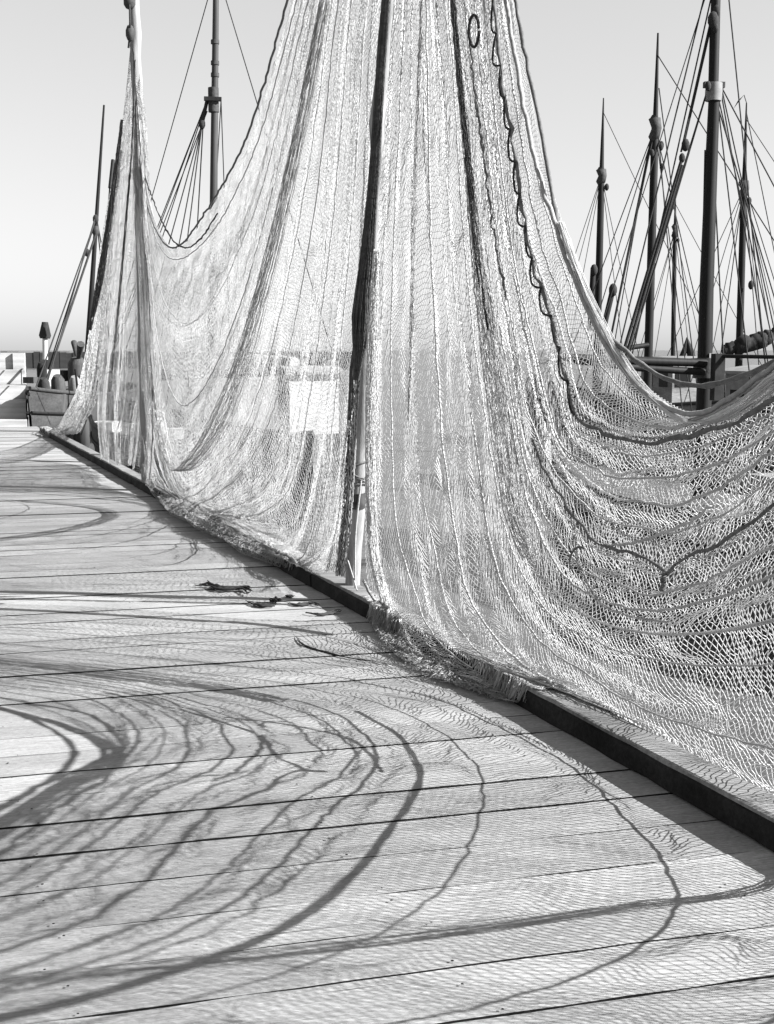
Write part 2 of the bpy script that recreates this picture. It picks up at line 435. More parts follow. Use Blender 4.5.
# kerb beam in two lengths, worn edges
def kerb(s0, s1, lab, seed):
    g = np.random.default_rng(seed); me = MB(); nseg = int((s1 - s0) / .12); vs = []; fs = []
    prof = [(-KW / 2, .004), (-KW / 2, KH - .012), (-KW / 2 + .012, KH), (KW / 2 - .016, KH), (KW / 2, KH - .016), (KW / 2, .004)]
    for i in range(nseg + 1):
        s_ = s0 + (s1 - s0) * i / nseg
        for n_, z_ in prof:
            jn = g.normal(0, .0035); jz = g.normal(0, .003) if z_ > .01 else 0
            vs.append(kp(s_, z_ + jz, n_ + jn))
    P = len(prof)
    for i in range(nseg):
        for k_ in range(P):
            k2 = (k_ + 1) % P
            fs.append((i * P + k_, i * P + k2, (i + 1) * P + k2, (i + 1) * P + k_))
    fs.append(tuple(range(P))[::-1]); fs.append(tuple(nseg * P + i for i in range(P)))
    me.add(vs, fs)
    root = thing('kerb_beam', kp((s0 + s1) / 2, 0), lab, 'kerb', 'kerb timbers along the jetty edge')
    me.build('beam', M['kerb'], root)  # tarred beam, its colour darkened further for the shaded face
    vs = []; fs = []; cap = MB()  # added pale layer: the sunlit top put into the bleached wood colour
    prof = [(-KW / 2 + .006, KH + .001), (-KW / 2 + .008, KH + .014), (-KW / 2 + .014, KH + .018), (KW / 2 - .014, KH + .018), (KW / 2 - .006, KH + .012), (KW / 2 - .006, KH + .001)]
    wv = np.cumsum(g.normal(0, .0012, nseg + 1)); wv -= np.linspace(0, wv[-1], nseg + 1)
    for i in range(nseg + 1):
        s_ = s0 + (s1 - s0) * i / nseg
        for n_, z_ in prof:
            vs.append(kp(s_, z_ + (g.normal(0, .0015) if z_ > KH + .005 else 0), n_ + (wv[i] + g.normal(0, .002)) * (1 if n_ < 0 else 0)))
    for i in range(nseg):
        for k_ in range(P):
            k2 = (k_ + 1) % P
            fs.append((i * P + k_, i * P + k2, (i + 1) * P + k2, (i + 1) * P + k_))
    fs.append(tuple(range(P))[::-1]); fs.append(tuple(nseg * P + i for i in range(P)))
    cap.add(vs, fs); cap.build('sunlit_top', M['sunlit_topwood'], root)
    return root
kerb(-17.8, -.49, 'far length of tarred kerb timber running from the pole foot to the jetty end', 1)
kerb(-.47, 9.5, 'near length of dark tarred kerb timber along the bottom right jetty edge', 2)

# stepped stone breakwater past the end of the jetty
bk = thing('stone_breakwater', (-14, 28.5, WZ), 'stepped breakwater of pale stone courses beyond the far end of the planks', 'breakwater')
g = np.random.default_rng(5)
tiers = [(27.2, -.30), (27.9, .06), (28.8, .42), (29.9, .78), (31.2, 1.12), (32.6, 1.50)]
for i, (y0, zt) in enumerate(tiers):
    me = MB(); bs = MB(); x = -21.0
    xe = -8.2 + (.078 - .019 * (y0 - 28.2)) / 1.041
    while x < xe:
        wd = min(g.uniform(.9, 2.2), xe - x + .01)
        zb = WZ - .2 if i == 0 else tiers[i - 1][1] - .12
        d = 1.6 if i < 5 else 2.2
        z1 = zt + g.uniform(-.03, .03)
        th = (z1 - zb) * (.80 if i % 2 else .90)
        cb, sb_ = math.cos(R(15)), math.sin(R(15))
        def turn(px_, py_, pz_): return (-8.2 + (px_ + 8.2) * cb - (py_ - 28.2) * sb_, 28.2 + (px_ + 8.2) * sb_ + (py_ - 28.2) * cb, pz_)
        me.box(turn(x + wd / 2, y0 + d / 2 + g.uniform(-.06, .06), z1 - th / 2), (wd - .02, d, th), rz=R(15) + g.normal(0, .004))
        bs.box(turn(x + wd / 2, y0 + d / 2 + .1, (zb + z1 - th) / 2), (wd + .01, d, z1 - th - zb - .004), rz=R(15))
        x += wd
    bs.build('shaded_recess', M['farstone'], me.build('stone_course', M['stone'], bk))  # dark recesses: shade of the gaps put into the stone colour
# distant mole on the horizon to the left
dm = MB(); xs = np.linspace(-64, -2, 60); g = np.random.default_rng(8)
for i in range(59):
    h_ = 1.25 + g.uniform(-.15, .15); dm.box(((xs[i] + xs[i + 1]) / 2, 205, (WZ + h_) / 2), (xs[i + 1] - xs[i] + .02, 6 + g.uniform(0, .5), h_ - WZ))
tag(dm.build('harbour_mole', M['farstone']), 'long low dark mole across the water on the left horizon', 'mole')

# ------------------------------------------------------------------ boats
def unit(a): return a / np.linalg.norm(a)
def extend_down(top, foot, z):
    d = foot - top; t_ = (z - top[2]) / d[2]; return top + d * t_
def boat(label, mast_foot, az, Ln, B, mast_at, hullm, free=1.0, railm='oakhull', fine=2.6, group='fishing boats moored behind the nets', sheer=.5):
    """Hull with its mast foot at mast_foot (x,y); az = heading of the bow from +Y clockwise; mast_at = distance of mast ahead of middle."""
    hd = np.array([math.sin(az), math.cos(az), 0]); sd = np.array([math.cos(az), -math.sin(az), 0])
    ctr = np.array([mast_foot[0], mast_foot[1], 0]) - hd * mast_at
    root = thing('fishing_boat', (ctr[0], ctr[1], WZ), label, 'fishing boat', group)
    ns = 26
    def half(t_):
        b1 = 1 - abs(t_) ** (fine if t_ > 0 else 3.6) * (1 if t_ > 0 else .72)
        return B / 2 * max(b1, .02)
    def zr(t_): return WZ + free * (1 + sheer * (t_ ** 2) * (1 if t_ > 0 else .5))
    prof = [(0, -.55), (.45, -.45), (.82, -.05), (.95, .35), (1.0, .75), (1.0, 1.0)]
    me = MB(); vs = []; fs = []
    for i in range(ns + 1):
        t_ = -1 + 2 * i / ns
        rake = .35 if t_ > .9 else 0
        for side in (-1, 1):
            for a, h_ in prof:
                z = WZ + (zr(t_) - WZ) * h_
                flare = 1 + .06 * (h_ - .5)
                xx = t_ * Ln / 2 * (1 + .05 * max(h_, 0) * (1 if t_ > 0 else .4))
                p = ctr + hd * xx + sd * side * half(t_) * a * flare; vs.append((p[0], p[1], z))
    P = len(prof)
    for i in range(ns):
        for s_ in (0, 1):
            for k_ in range(P - 1):
                a = i * 2 * P + s_ * P + k_; q_ = (a, a + 2 * P, a + 2 * P + 1, a + 1)
                fs.append(q_ if s_ else q_[::-1])
    # transom
    for k_ in range(P - 1): fs.append((k_, k_ + 1, P + k_ + 1, P + k_))
    me.add(vs, fs, True); hull = me.build('hull', hullm, root)
    # deck a little below the rail
    me = MB(); vs = []; fs = []
    for i in range(ns + 1):
        t_ = -.985 + 1.96 * i / ns; z = WZ + (zr(t_) - WZ) * .72
        for side in (-1, 1):
            p = ctr + hd * t_ * Ln / 2 + sd * side * half(t_) * .985; vs.append((p[0], p[1], z))
    for i in range(ns): fs.append((2 * i, 2 * i + 1, 2 * i + 3, 2 * i + 2))
    me.add(vs, fs); me.build('deck', M['bdeck'], root)
    # capping rails and rubbing strake
    for side in (-1, 1):
        pts = []; pt2 = []
        for i in range(ns + 1):
            t_ = -1 + 2 * i / ns; xx = t_ * Ln / 2 * (1 + .05 * (1 if t_ > 0 else .4))
            p = ctr + hd * xx + sd * side * half(t_) * 1.03; pts.append((p[0], p[1], zr(t_) + .02))
            p = ctr + hd * xx * .995 + sd * side * (half(t_) * 1.01 + .02); pt2.append((p[0], p[1], WZ + (zr(t_) - WZ) * .74))
        MB().tube(pts, .05, 6).build('rail', M[railm], root)
        MB().tube(pt2, .035, 6).build('rubbing_strake', M['spar'], root)
    def W(f, sdv, z): p = ctr + hd * f + sd * sdv; return np.array([p[0], p[1], z])
    return root, W, hd, sd, zr
def mast(root, top, foot, r0, r1, m_, cap=None, pale=None):
    """A tapered mast with a cap band and crosstrees at the height fraction cap."""
    n = 14; pts = [foot + (top - foot) * i / n for i in range(n + 1)]
    rs = [r0 + (r1 - r0) * (i / n) ** 1.4 for i in range(n + 1)]
    o = MB().tube(pts, rs, 12).build('mast', m_, root)
    if cap is not None:
        p = foot + (top - foot) * cap; u = unit(top - foot); rr = r0 + (r1 - r0) * cap ** 1.4
        MB().tube([p - u * .12, p - u * .06, p + u * .06, p + u * .12], [rr * 1.1, rr * 1.7, rr * 1.7, rr * 1.1], 10).build('mast_cap', M['iron'], o)
    return o
def stays(root, pairs, r=.009, name='shroud', sag=.0, m_='wire', drop=None):
    for a, b_ in pairs:
        if drop is not None: b_ = extend_down(np.array(a), np.array(b_), drop)
        pts = [np.array(a) + (np.array(b_) - np.array(a)) * t_ - np.array([0, 0, 1]) * sag * 4 * t_ * (1 - t_) for t_ in np.linspace(0, 1, 9 if sag else 3)]
        MB().tube(pts, r, 5).build(name, M[m_], root)
def block(root, p, r=.06):
    MB().ball(p, r, 10, (.8, .7, 1.25)).build('pulley_block', M['rope'], root)
def wheelhouse(root, c, size, rz, m_='white', plain=False):
    c = np.array(c, float); l, wd, h_ = size
    a = np.array([math.cos(rz), math.sin(rz), 0]); b_ = np.array([-math.sin(rz), math.cos(rz), 0])
    o = MB().box(c + np.array([0, 0, h_ / 2]), size, rz).build('wheelhouse', M[m_], root)
    rf = MB(); n = 8; vs = []; fs = []
    for i in range(n + 1):
        y = -1 + 2 * i / n
        for x in (-1, 1):
            for dz in (0, .05):
                p = c + a * x * (l / 2 + .08) + b_ * y * (wd / 2 + .08); vs.append((p[0], p[1], c[2] + h_ + .09 * (1 - y * y) + dz))
    for i in range(n):
        j = 4 * i; fs += [(j, j + 2, j + 6, j + 4), (j + 1, j + 5, j + 7, j + 3), (j, j + 4, j + 5, j + 1), (j + 2, j + 3, j + 7, j + 6)]
    fs += [(0, 1, 3, 2), (4 * n, 4 * n + 2, 4 * n + 3, 4 * n + 1)]
    rf.add(vs, fs).build('roof', M['rail'], o)
    for sx in (-1, 1):
        for k_ in (-.27, .27):
            p = c + a * sx * (l / 2 + .004) + b_ * wd * k_ + np.array([0, 0, h_ * .70])
            MB().box(p, (.02, wd * .34, h_ * .24), rz).build('window', M['glass'], o)
    for sy in (-1, 1):
        for k_ in ((-.22, .25) if not (plain and sy < 0) else ()):
            p = c + b_ * sy * (wd / 2 + .004) + a * l * k_ + np.array([0, 0, h_ * .70])
            MB().box(p, (l * .26, .02, h_ * .24), rz).build('window', M['glass'], o)
    if not plain: MB().box(c + b_ * (-(wd / 2 + .006)) + np.array([0, 0, h_ * .42]) + a * l * .02, (l * .2, .02, h_ * .8), rz).build('door', M['rail'], o)
    return o
def furled(root, pts, r, m_, name='furled_sail', seed=0, sides=12):
    g = np.random.default_rng(seed); P = resample(pts, 40)
    lump = np.interp(np.arange(40), np.linspace(0, 39, 13), g.normal(size=13)) * .16 + g.normal(0, .04, 40)
    rs = [r * (.55 + .45 * math.sin(math.pi * min(max(i / 39, .06), .97)) ** .5) * (1 + lump[i]) for i in range(40)]
    P[:, 2] -= np.array([.15 * r * g.normal() for _ in range(40)])
    return MB().tube(P, np.maximum(rs, r * .35), sides).build(name, m_, root)
AX = -KAZ
# far-left boat past the jetty end
top, foot = at(104, 105, 33.5), at(88, 345, 33.5); foot = extend_down(top, foot, -.5)
r1, W, hd, sd, zr = boat('weathered oak fishing boat with a bow fender moored beyond the far jetty end', foot[:2], R(179), 9.6, 2.2, -.2, M['oakhull'], 1.75, sheer=.16, fine=1.4)
mo = mast(r1, top, foot, .085, .025, M['spar'], .62)
cap = foot + (top - foot) * .66
stays(r1, [(cap, W(4.7, 0, .55)), (cap + np.array([0, 0, .1]), W(4.2, -.1, .5)), (cap, W(-.6, 1.2, .4)), (cap, W(-.6, -1.2, .4)), (cap, W(-4.6, 0, .6))], .018)
stays(r1, [(cap - np.array([.02, 0, .4]), W(3.6, .1, .5))], .03, 'furled_jib', m_='canvas')
block(r1, cap + np.array([-.28, 0, -.9]), .09); block(r1, cap + np.array([.0, -.1, -.05]), .1)
MB().tube([at(113, 160, 34.5), at(110, 188, 34.2)], .05, 8).build('gaff_end', M['spar'], r1)
stays(r1, [(at(110, 188, 34.2), W(-3, .2, .7))], .03, 'gaff', m_='spar')
# bow fender, gear and barrels on deck
MB().tube([W(3.3, -.68, .42), W(3.35, -.78, .2), W(3.35, -.8, -.6), W(3.3, -.72, -.8)], [.12, .2, .22, .14], 12).build('fender', M['palespar'], r1)
for k_, (f_, s_, h_, rr, mm) in enumerate([(4.0, .1, .55, .13, 'rope'), (3.5, .3, .6, .16, 'darkpole'), (2.9, .2, .5, .13, 'canvas'), (2.2, .4, .55, .14, 'rail'), (2.6, -.3, .9, .12, 'cloth'), (1.4, .3, 1.0, .24, 'darkpole'), (.6, .4, .8, .18, 'cloth'), (.1, .0, 1.0, .25, 'cloth')]):
    MB().tube([W(f_, -s_, .1), W(f_, -s_, .35 + h_ * .4), W(f_ + .05, -s_, .35 + h_ * .9), W(f_ + .1, -s_, .4 + h_)], [rr, rr * 1.12, rr * 1.02, rr * .55], 10).build('deck_gear', M[mm], r1)
MB().tube([W(1.4, -.3, 1.3), W(1.9, -.5, 1.75)], [.04, .1], 8).build('winch_handle', M['iron'], r1)
MB().tube([W(1.4, -.3, 1.3), W(.9, -.1, 1.8)], [.04, .08], 8).build('winch_handle', M['iron'], r1)
g = np.random.default_rng(77)
for k_ in range(16):
    f_, s_ = g.uniform(-3.5, 4.0), g.uniform(-.6, .5)
    MB().box(W(f_, s_, .35 + g.uniform(0, .75)), (g.uniform(.1, .45), g.uniform(.1, .4), g.uniform(.08, .5)), g.uniform(0, 3)).build('deck_gear', M[['cloth', 'canvas', 'darkpole', 'iron', 'greycanvas', 'spar'][k_ % 6]], r1)
for k_ in range(4):
    f_ = 3.4 - 1.7 * k_; MB().tube([W(f_, -.75, .3), W(f_ + .05, -.7, 1.15)], .03, 6).build('stanchion', M['spar'], r1)
# marker pole at the breakwater's end
p = at(45, 352, 34); q_ = at(45, 322, 34)
mk = thing('marker_post', (p[0], p[1], p[2] - .15), 'short dark topped marker post standing on the end of the stone breakwater', 'marker post')
MB().tube([p - np.array([0, 0, .2]), p + (q_ - p) * .5], .07, 8).build('post', M['white'], mk)
MB().tube([p + (q_ - p) * .45, p + (q_ - p) * .55, q_], [.13, .16, .08], 8).build('topmark', M['canvas'], mk)

# boat behind the left net, white wheelhouse
top, foot = at(216.5, -60, 24), at(212.5, 300, 24); foot = extend_down(top, foot, -.4)
r2, W, hd, sd, zr = boat('grey fishing boat with a white wheelhouse seen through the left net', foot[:2], R(-34) , 9.6, 3.0, -.3, M['oakhull'], 1.25)
mast(r2, top, foot, .088, .05, M['palespar'], None)
cp2 = at(213.5, 100, 24)
MB().box(cp2 - np.array([0, .1, 0]), (.32, .08, .07), .2).build('crosstree', M['spar'], r2)
MB().tube([cp2 - np.array([0, 0, .22]), cp2 + np.array([0, 0, .22])], .10, 10).build('mast_band', M['iron'], r2)
for y_ in (42, 63, 75): MB().tube([at(215, y_ + 2, 24), at(215, y_ - 2, 24)], .078, 10).build('mast_band', M['iron'], r2)
L_ = cp2 + np.array([-.12, 0, 0]); R_ = cp2 + np.array([.14, 0, 0])
stays(r2, [(L_, W(f_, -s_, -.1)) for f_, s_ in ((3.2, 1.35), (2.2, 1.65), (1.2, 1.7))] + [(R_, W(f_, s_, -.1)) for f_, s_ in ((3.0, 1.4), (2.0, 1.65))]
      + [(at(216, -30, 24), W(5.6, -.0, .6)), (at(217, -30, 24), W(-5.4, 0, .5)), (L_ - np.array([0, 0, .2]), W(4.6, -.5, .3))], .010)
bl = at(202, 124, 24); stays(r2, [(L_, bl)], .035, 'tackle', m_='rope'); block(r2, bl, .08)
stays(r2, [(bl, at(171, 236, 24)), (bl, at(178, 250, 24)), (bl, at(186, 250, 24)), (bl + np.array([.02, 0, 0]), at(196, 250, 24))], .012, 'halyard', m_='rope', drop=-.1)
wc = at(308, 400, 21.2); wheelhouse(r2, (wc[0], wc[1], -.3), (.82, 1.15, 1.5), R(14), plain=True)
MB().tube([W(2.0, .0, 1.05), W(-3.5, .1, 1.25)], .08, 8).build('boom', M['spar'], r2)
furled(r2, [W(1.9, 0, 1.18), W(-.5, .05, 1.3), W(-3.4, .1, 1.38)], .15, M['greycanvas'], seed=3)
for f_ in (3.6, 2.4, .6, -2.6): MB().box(W(f_, -.6 + .2 * f_ % .7, -.15), (.6, .5, .45), .4 * f_).build('fish_box', M['white'], r2)

# near boat on the right: thick mast, two spars, dark post
D3 = 16.0
top, foot = at(723, -240, D3), at(703, 400, D3); foot = extend_down(top, foot, -.3)
r3, W, hd, sd, zr = boat('near fishing boat with a thick two part mast and stowed double spars', foot[:2], AX, 10.5, 3.5, 1.6, M['greyhull'], 1.15)
MB().tube([foot, at(704, 395, D3), at(706.5, 290, D3), at(711.5, 160, D3), at(714.2, 96, D3)], [.1, .096, .088, .076, .068], 12).build('mast', M['spar'], r3)
tm = MB().tube([at(713.0, 98, D3), at(714.5, 40, D3), at(717, -40, D3), top], [.062, .062, .053, .03], 12).build('topmast', M['spar'], r3)
MB().tube([at(713.2, 101, D3), at(713.7, 92, D3), at(714.3, 83, D3)], [.10, .105, .10], 12).build('mast_doubling', M['rail'], r3)
c3 = at(708, 86, D3 - .1)
MB().box(at(714, 85, D3), (.26, .07, .07), .1).build('crosstree', M['iron'], r3)
block(r3, c3, .05); block(r3, at(713, 20, D3 - .1), .085); block(r3, at(716.5, 11, D3 - .08), .06); block(r3, at(715.5, 28, D3 - .1), .05)
stays(r3, [(at(712, 22, D3), at(685, 140, D3))], .010)
stays(r3, [(at(715, -20, D3), at(665, 206, D3)), (at(718, -60, D3), at(640, 262, D3))], .010, drop=.2)
stays(r3, [(at(710, 24, D3), at(681, 152, D3))], .013)
stays(r3, [(at(708, 88, D3), at(672, 205, D3)), (at(708, 88, D3), at(640, 318, D3))], .011, drop=.1)
block(r3, at(685.5, 145, D3), .065); block(r3, at(682, 158, D3), .05)
stays(r3, [(at(683, 155, D3), at(622, 356, D3)), (at(682, 165, D3), at(626, 356, D3))], .022, 'tackle', m_='rope')
stays(r3, [(at(714, -30, D3), at(600, 330, D3))], .007, drop=.3)
stays(r3, [(at(721, 85, D3), at(745, 195, D3)), (at(720, 86, D3), at(764, 340, D3)), (at(719, 100, D3), at(748, 230, D3)), (at(718, 105, D3), at(735, 250, D3)),
           (at(722, 88, D3), at(800, 235, D3)), (at(722, -70, D3), at(744, 150, D3)), (at(716, 100, D3), at(790, 350, D3))], .009, drop=.1)
stays(r3, [(at(705, 150, D3), at(701, 330, D3)), (at(713, 150, D3), at(722, 330, D3))], .010, 'halyard', m_='rope', drop=.0)
MB().tube([at(560, 357, D3 - .8), at(640, 361, D3 - .4), at(706, 363, D3 - .14)], [.045, .055, .05], 10).build('boom', M['spar'], r3)
MB().tube([at(575, 361, D3 - .7), at(640, 368, D3 - .4), at(704, 372, D3 - .14)], [.035, .045, .045], 10).build('gaff', M['spar'], r3)
MB().tube([at(705, 378, D3), at(705.3, 358, D3)], .15, 12).build('gooseneck_band', M['iron'], r3)
MB().box(at(711, 362, D3 - .05), (.07, .1, .22)).build('lit_collar_side', M['white'], r3)  # white piece added for the sunlit right side of the collar
MB().box(at(717.5, 377, D3 - .3), (.13, .13, .58), .2).build('gallows_post', M['canvas'], r3)
MB().tube([at(717, 356, D3 - .3), at(800, 357.5, D3 - .9)], .025, 8).build('handrail', M['spar'], r3)
MB().box(W(-.6, .0, -.05), (1.2, 1.0, .5), -AX).build('hatch', M['rail'], r3)
wheelhouse(r3, W(-3.2, 0, -.4), (1.3, 1.2, 1.15), math.pi / 2 - AX, 'rail')

def simple_boat(D, tp, fp, cy, r0, lab, L=11, B=3.2, mat_='hull', bow=AX, free=1.3, mast_at=1.5, tip=.018, stay_r=.011, midr=None):
    top, fo = at(*tp, D), at(*fp, D); foot = extend_down(top, fo, -.2)
    rt, W, hd, sd, zr = boat(lab, foot[:2], bow, L, B, mast_at, M[mat_], free)
    t_ = (fp[1] - cy) / (fp[1] - tp[1]); cap = fo + (top - fo) * t_
    MB().tube([foot, fo, fo + (cap - fo) * .5, cap, cap + (top - cap) * .12, cap + (top - cap) * .5, top], [r0, r0, r0 * .95, r0 * .85, r0 * .6, r0 * .42, tip], 10).build('mast', M['spar'], rt)
    MB().tube([cap - np.array([0, 0, .24]), cap - np.array([.02, 0, .2]), cap + np.array([.03, 0, -.02]), cap + np.array([-.02, 0, .16]), cap + np.array([0, 0, .2])], [r0 * 1.0, r0 * 1.3, r0 * 1.15, r0 * 1.4, r0 * .85], 7).build('mast_cap', M['iron'], rt)
    block(rt, cap + np.array([r0 * 1.4, -.05, -.35]), r0 * .8)
    b_ = B / 2
    stays(rt, [(cap, W(mast_at + f_, s_ * b_, zr(0))) for f_ in (.6, -.5) for s_ in (-.97, .97)] + [(cap, W(L / 2, 0, zr(1))), (top - np.array([0, 0, .4]), W(-L / 2, 0, zr(-1)))], stay_r)
    return rt, W, cap, top, foot, zr
r4, W, cap4, t4, f4, z4 = simple_boat(25, (658, 33), (648.5, 350), 125, .085, 'dark fishing boat whose tall slim mast stands second from left among the right hand masts', L=10.5)
for dx, y_ in ((-3, 153), (6, 147), (7, 167)): block(r4, at(655 + dx, y_, 24.8), .06)
stays(r4, [(at(658, 130, 25), at(664, 200, 25)), (at(652, 130, 25), at(622, 300, 25)), (at(659, 88, 25), at(672, 190, 25))], .012, drop=.2)
stays(r4, [(at(653, 130, 25), at(626, 262, 25))], .02, 'tackle', m_='rope', drop=.4)
MB().tube([at(648, 345, 24.8), at(600, 352, 24.4)], .05, 8).build('boom', M['spar'], r4)
wheelhouse(r4, W(-2.6, 0, -.3), (1.4, 1.3, 1.5), math.pi / 2 - AX, 'rail')
r5, W, cap5, t5, f5, z5 = simple_boat(38, (603.5, 98), (597.5, 330), 174, .11, 'fishing boat with the leftmost of the bare masts right of the nets', L=11)
stays(r5, [(at(613, 288, 37.5), at(603, 330, 37.5)), (at(593, 270, 37.5), at(590, 330, 37.5))], .09, 'derrick', m_='spar')
block(r5, at(613, 290, 37.4), .16); block(r5, at(594, 270, 37.4), .14)
wheelhouse(r5, W(-2.8, 0, -.3), (1.5, 1.4, 1.6), math.pi / 2 - AX, 'hull')
r6, W, cap6, t6, f6, z6 = simple_boat(46, (675.5, 192), (673, 355), 230, .085, 'small boat far back with the shortest thin mast just left of the thick mast', L=8.5, B=2.8, stay_r=.013)
block(r6, at(672, 146 + 60, 45.8), .12); block(r6, at(675, 234, 45.8), .14)
sb = MB(); c_ = at(687, 358, 44)
sb.tube([c_ + np.array([-.28, 0, -.25]), c_ + np.array([-.1, 0, .25]), c_ + np.array([-.02, 0, .72])], [.12, .1, .02], 8)
sb.tube([c_ + np.array([.22, 0, -.25]), c_ + np.array([.12, 0, .2]), c_ + np.array([-.02, 0, .70])], [.14, .14, .02], 8)
sb.build('folded_awning', M['canvas'], r6)
r7, W, cap7, t7, f7, z7 = simple_boat(34, (746.5, 103), (739, 358), 186, .10, 'rightmost fishing boat with dark tanned sail furled along its rising boom', L=11)
MB().tube([at(722, 352, 33.6), at(742, 345, 33.6), at(800, 332, 33.6)], .06, 8).build('boom', M['spar'], r7)
furled(r7, [at(724, 352, 33.5), at(734, 347, 33.5), at(744, 345, 33.5), at(760, 341, 33.5), at(785, 327, 33.5)], .22, M['canvas'], seed=9)
stays(r7, [(at(744, 180, 34), at(770, 330, 34)), (at(744, 182, 34), at(756, 330, 34)), (at(744, 182, 34), at(765, 250, 34)), (at(743, 190, 34), at(722, 345, 34)), (at(746, 110, 34), at(790, 330, 34))], .014, drop=.2)
block(r7, at(751, 285, 33.8), .1)
pn = at(744, 95, 34); MB().add([pn, pn + np.array([-.27, 0, -.36]), pn + np.array([-.15, .03, -.14]), pn + np.array([0, .03, 0])], [(0, 1, 2), (0, 2, 3)]).build('wind_pennant', M['canvas'], r7)
stays(r7, [(t7, pn)], .012, 'pennant_stick')
MB().tube([t7 - np.array([0, 0, .0]), pn], .012, 5)

# ------------------------------------------------------------------ poles on the kerb
def pole(foot, top, r0, r1, m_, label, seed):
    g = np.random.default_rng(seed); n = 24
    root = thing('net_pole', foot, label, 'pole', 'tall poles along the kerb')
    pts = [foot + (top - foot) * i / n + np.array([g.normal(0, .008), g.normal(0, .008), 0]) for i in range(n + 1)]
    MB().tube(pts, [(r0 + (r1 - r0) * i / n) * (1 + .03 * g.normal()) for i in range(n + 1)], 14).build('shaft', m_, root)
    return root
PF = kpx(352, 580, .02); PF[2] = KH + .016
PT = kpx(415, -455, .02)
mp_ = pole(PF, PT, .047, .04, M['pole'], 'middle weathered wooden pole rising from the kerb between the two big nets', 1)
d = unit(PT - PF)
MB().tube([PF + d * .52, PF + d * .56, PF + d * .62], [.053, .056, .053], 14).build('iron_band', M['iron'], mp_)
gl = np.random.default_rng(21)
for q_ in (.66, .70, .73, .80):
    MB().tube([PF + d * (q_ + .02 * math.sin(k_ + q_ * 40)) + np.array([math.cos(k_ * .8), math.sin(k_ * .8), 0]) * .052 for k_ in range(9)], .006, 6).build('lashing', M['greyrope'], mp_)
MB().tube(resample([PF + d * .7 + KT * .05, PF + d * .35 + KT * .09 - KN * .03, PF + KT * .2 - KN * .05 + np.array([0, 0, .02])], 20), .006, 6).build('loose_cord', M['palerope'], mp_)
MB().tube(resample([PF + d * .2 - KN * .05, PF + d * .12 + KT * .1 - KN * .05, PF + KT * .26 - KN * .06 + np.array([0, 0, .015])], 20), .005, 6).build('loose_cord', M['palerope'], mp_)
LF = kpx(148, 478, 0); LF[2] = KH + .016
LT = kpx(133, -60, 0)
lp = pole(LF, LT, .075, .055, M['pole'], 'left hand wooden pole with a pulley block, farther along the kerb', 2)
bp = kpx(130, 33, -.12)
MB().ball(bp, .07, 10, (.7, .7, 1.3)).build('pulley_block', M['iron'], lp)
MB().ball(kpx(129.5, 2, -.1), .075, 10, (.9, .9, 1.1)).build('pulley_block', M['iron'], lp)
MB().tube([kpx(129.5, 0, -.1), kpx(130, 20, -.13), bp, kpx(128.5, 48, -.13)], .012, 6).build('halyard', M['rope'], lp)
RF = kp(8.1, KH + .016, .05); RT = kp(8.3, 6.2, .05)
rp = pole(RF, RT, .06, .05, M['pole'], 'right hand pole hoisting the near net beyond the bottom right corner', 3)

# furled dark net strapped to the middle pole
fr = thing('furled_dark_net', PF + d * 2.3, 'dark tarred net furled tight against the upper half of the middle pole', 'net')
g = np.random.default_rng(4); v_, f_ = [], []
ks = [(-60, 390.5, .05), (0, 386, .035), (80, 380, .035), (160, 375, .045), (220, 370, .055), (270, 366, .06), (305, 362.5, .068), (325, 361, .06), (352, 359, .03), (380, 356, .02)]
cl = resample([kpx(413, -440, -.03)] + [kpx(x, y, -.15) for y, x, _ in ks], 90)
rad = np.interp(np.linspace(0, 1, 90), [0, .45, .6, .75, .82, .87, .91, .94, .97, 1], [.02, .022, .026, .032, .045, .06, .068, .055, .03, .015])
st = []
for k_ in range(110):
    a0 = g.uniform(0, 6.28); tw = g.uniform(-2, 2); rr = g.uniform(.35, 1.05) ** .7
    nz = np.cumsum(g.normal(0, .05, 90))
    th = a0 + tw * np.linspace(0, 1, 90) + nz
    st.append(cl + (np.cos(th) * rad * rr)[:, None] * KT + (np.sin(th) * rad * rr)[:, None] * KN * .8)
strands(np.array(st), .006, v_, f_)
fast_mesh('tarred_strands', v_, f_, M['tarnet'], fr)
MB().tube(cl[4:-8], rad[4:-8] * .7, 10).build('core_bundle', M['tarnet'], fr)
MB().tube([kpx(361, 325, -.08), kpx(352, 370, -.08), kpx(349, 420, -.06)], [.03, .016, .008], 6).build('loose_end', M['tarnet'], fr)
MB().tube([kpx(359, 330, -.09), kpx(357, 362, -.09), kpx(358, 385, -.06)], [.03, .022, .008], 6).build('loose_end', M['tarnet'], fr)

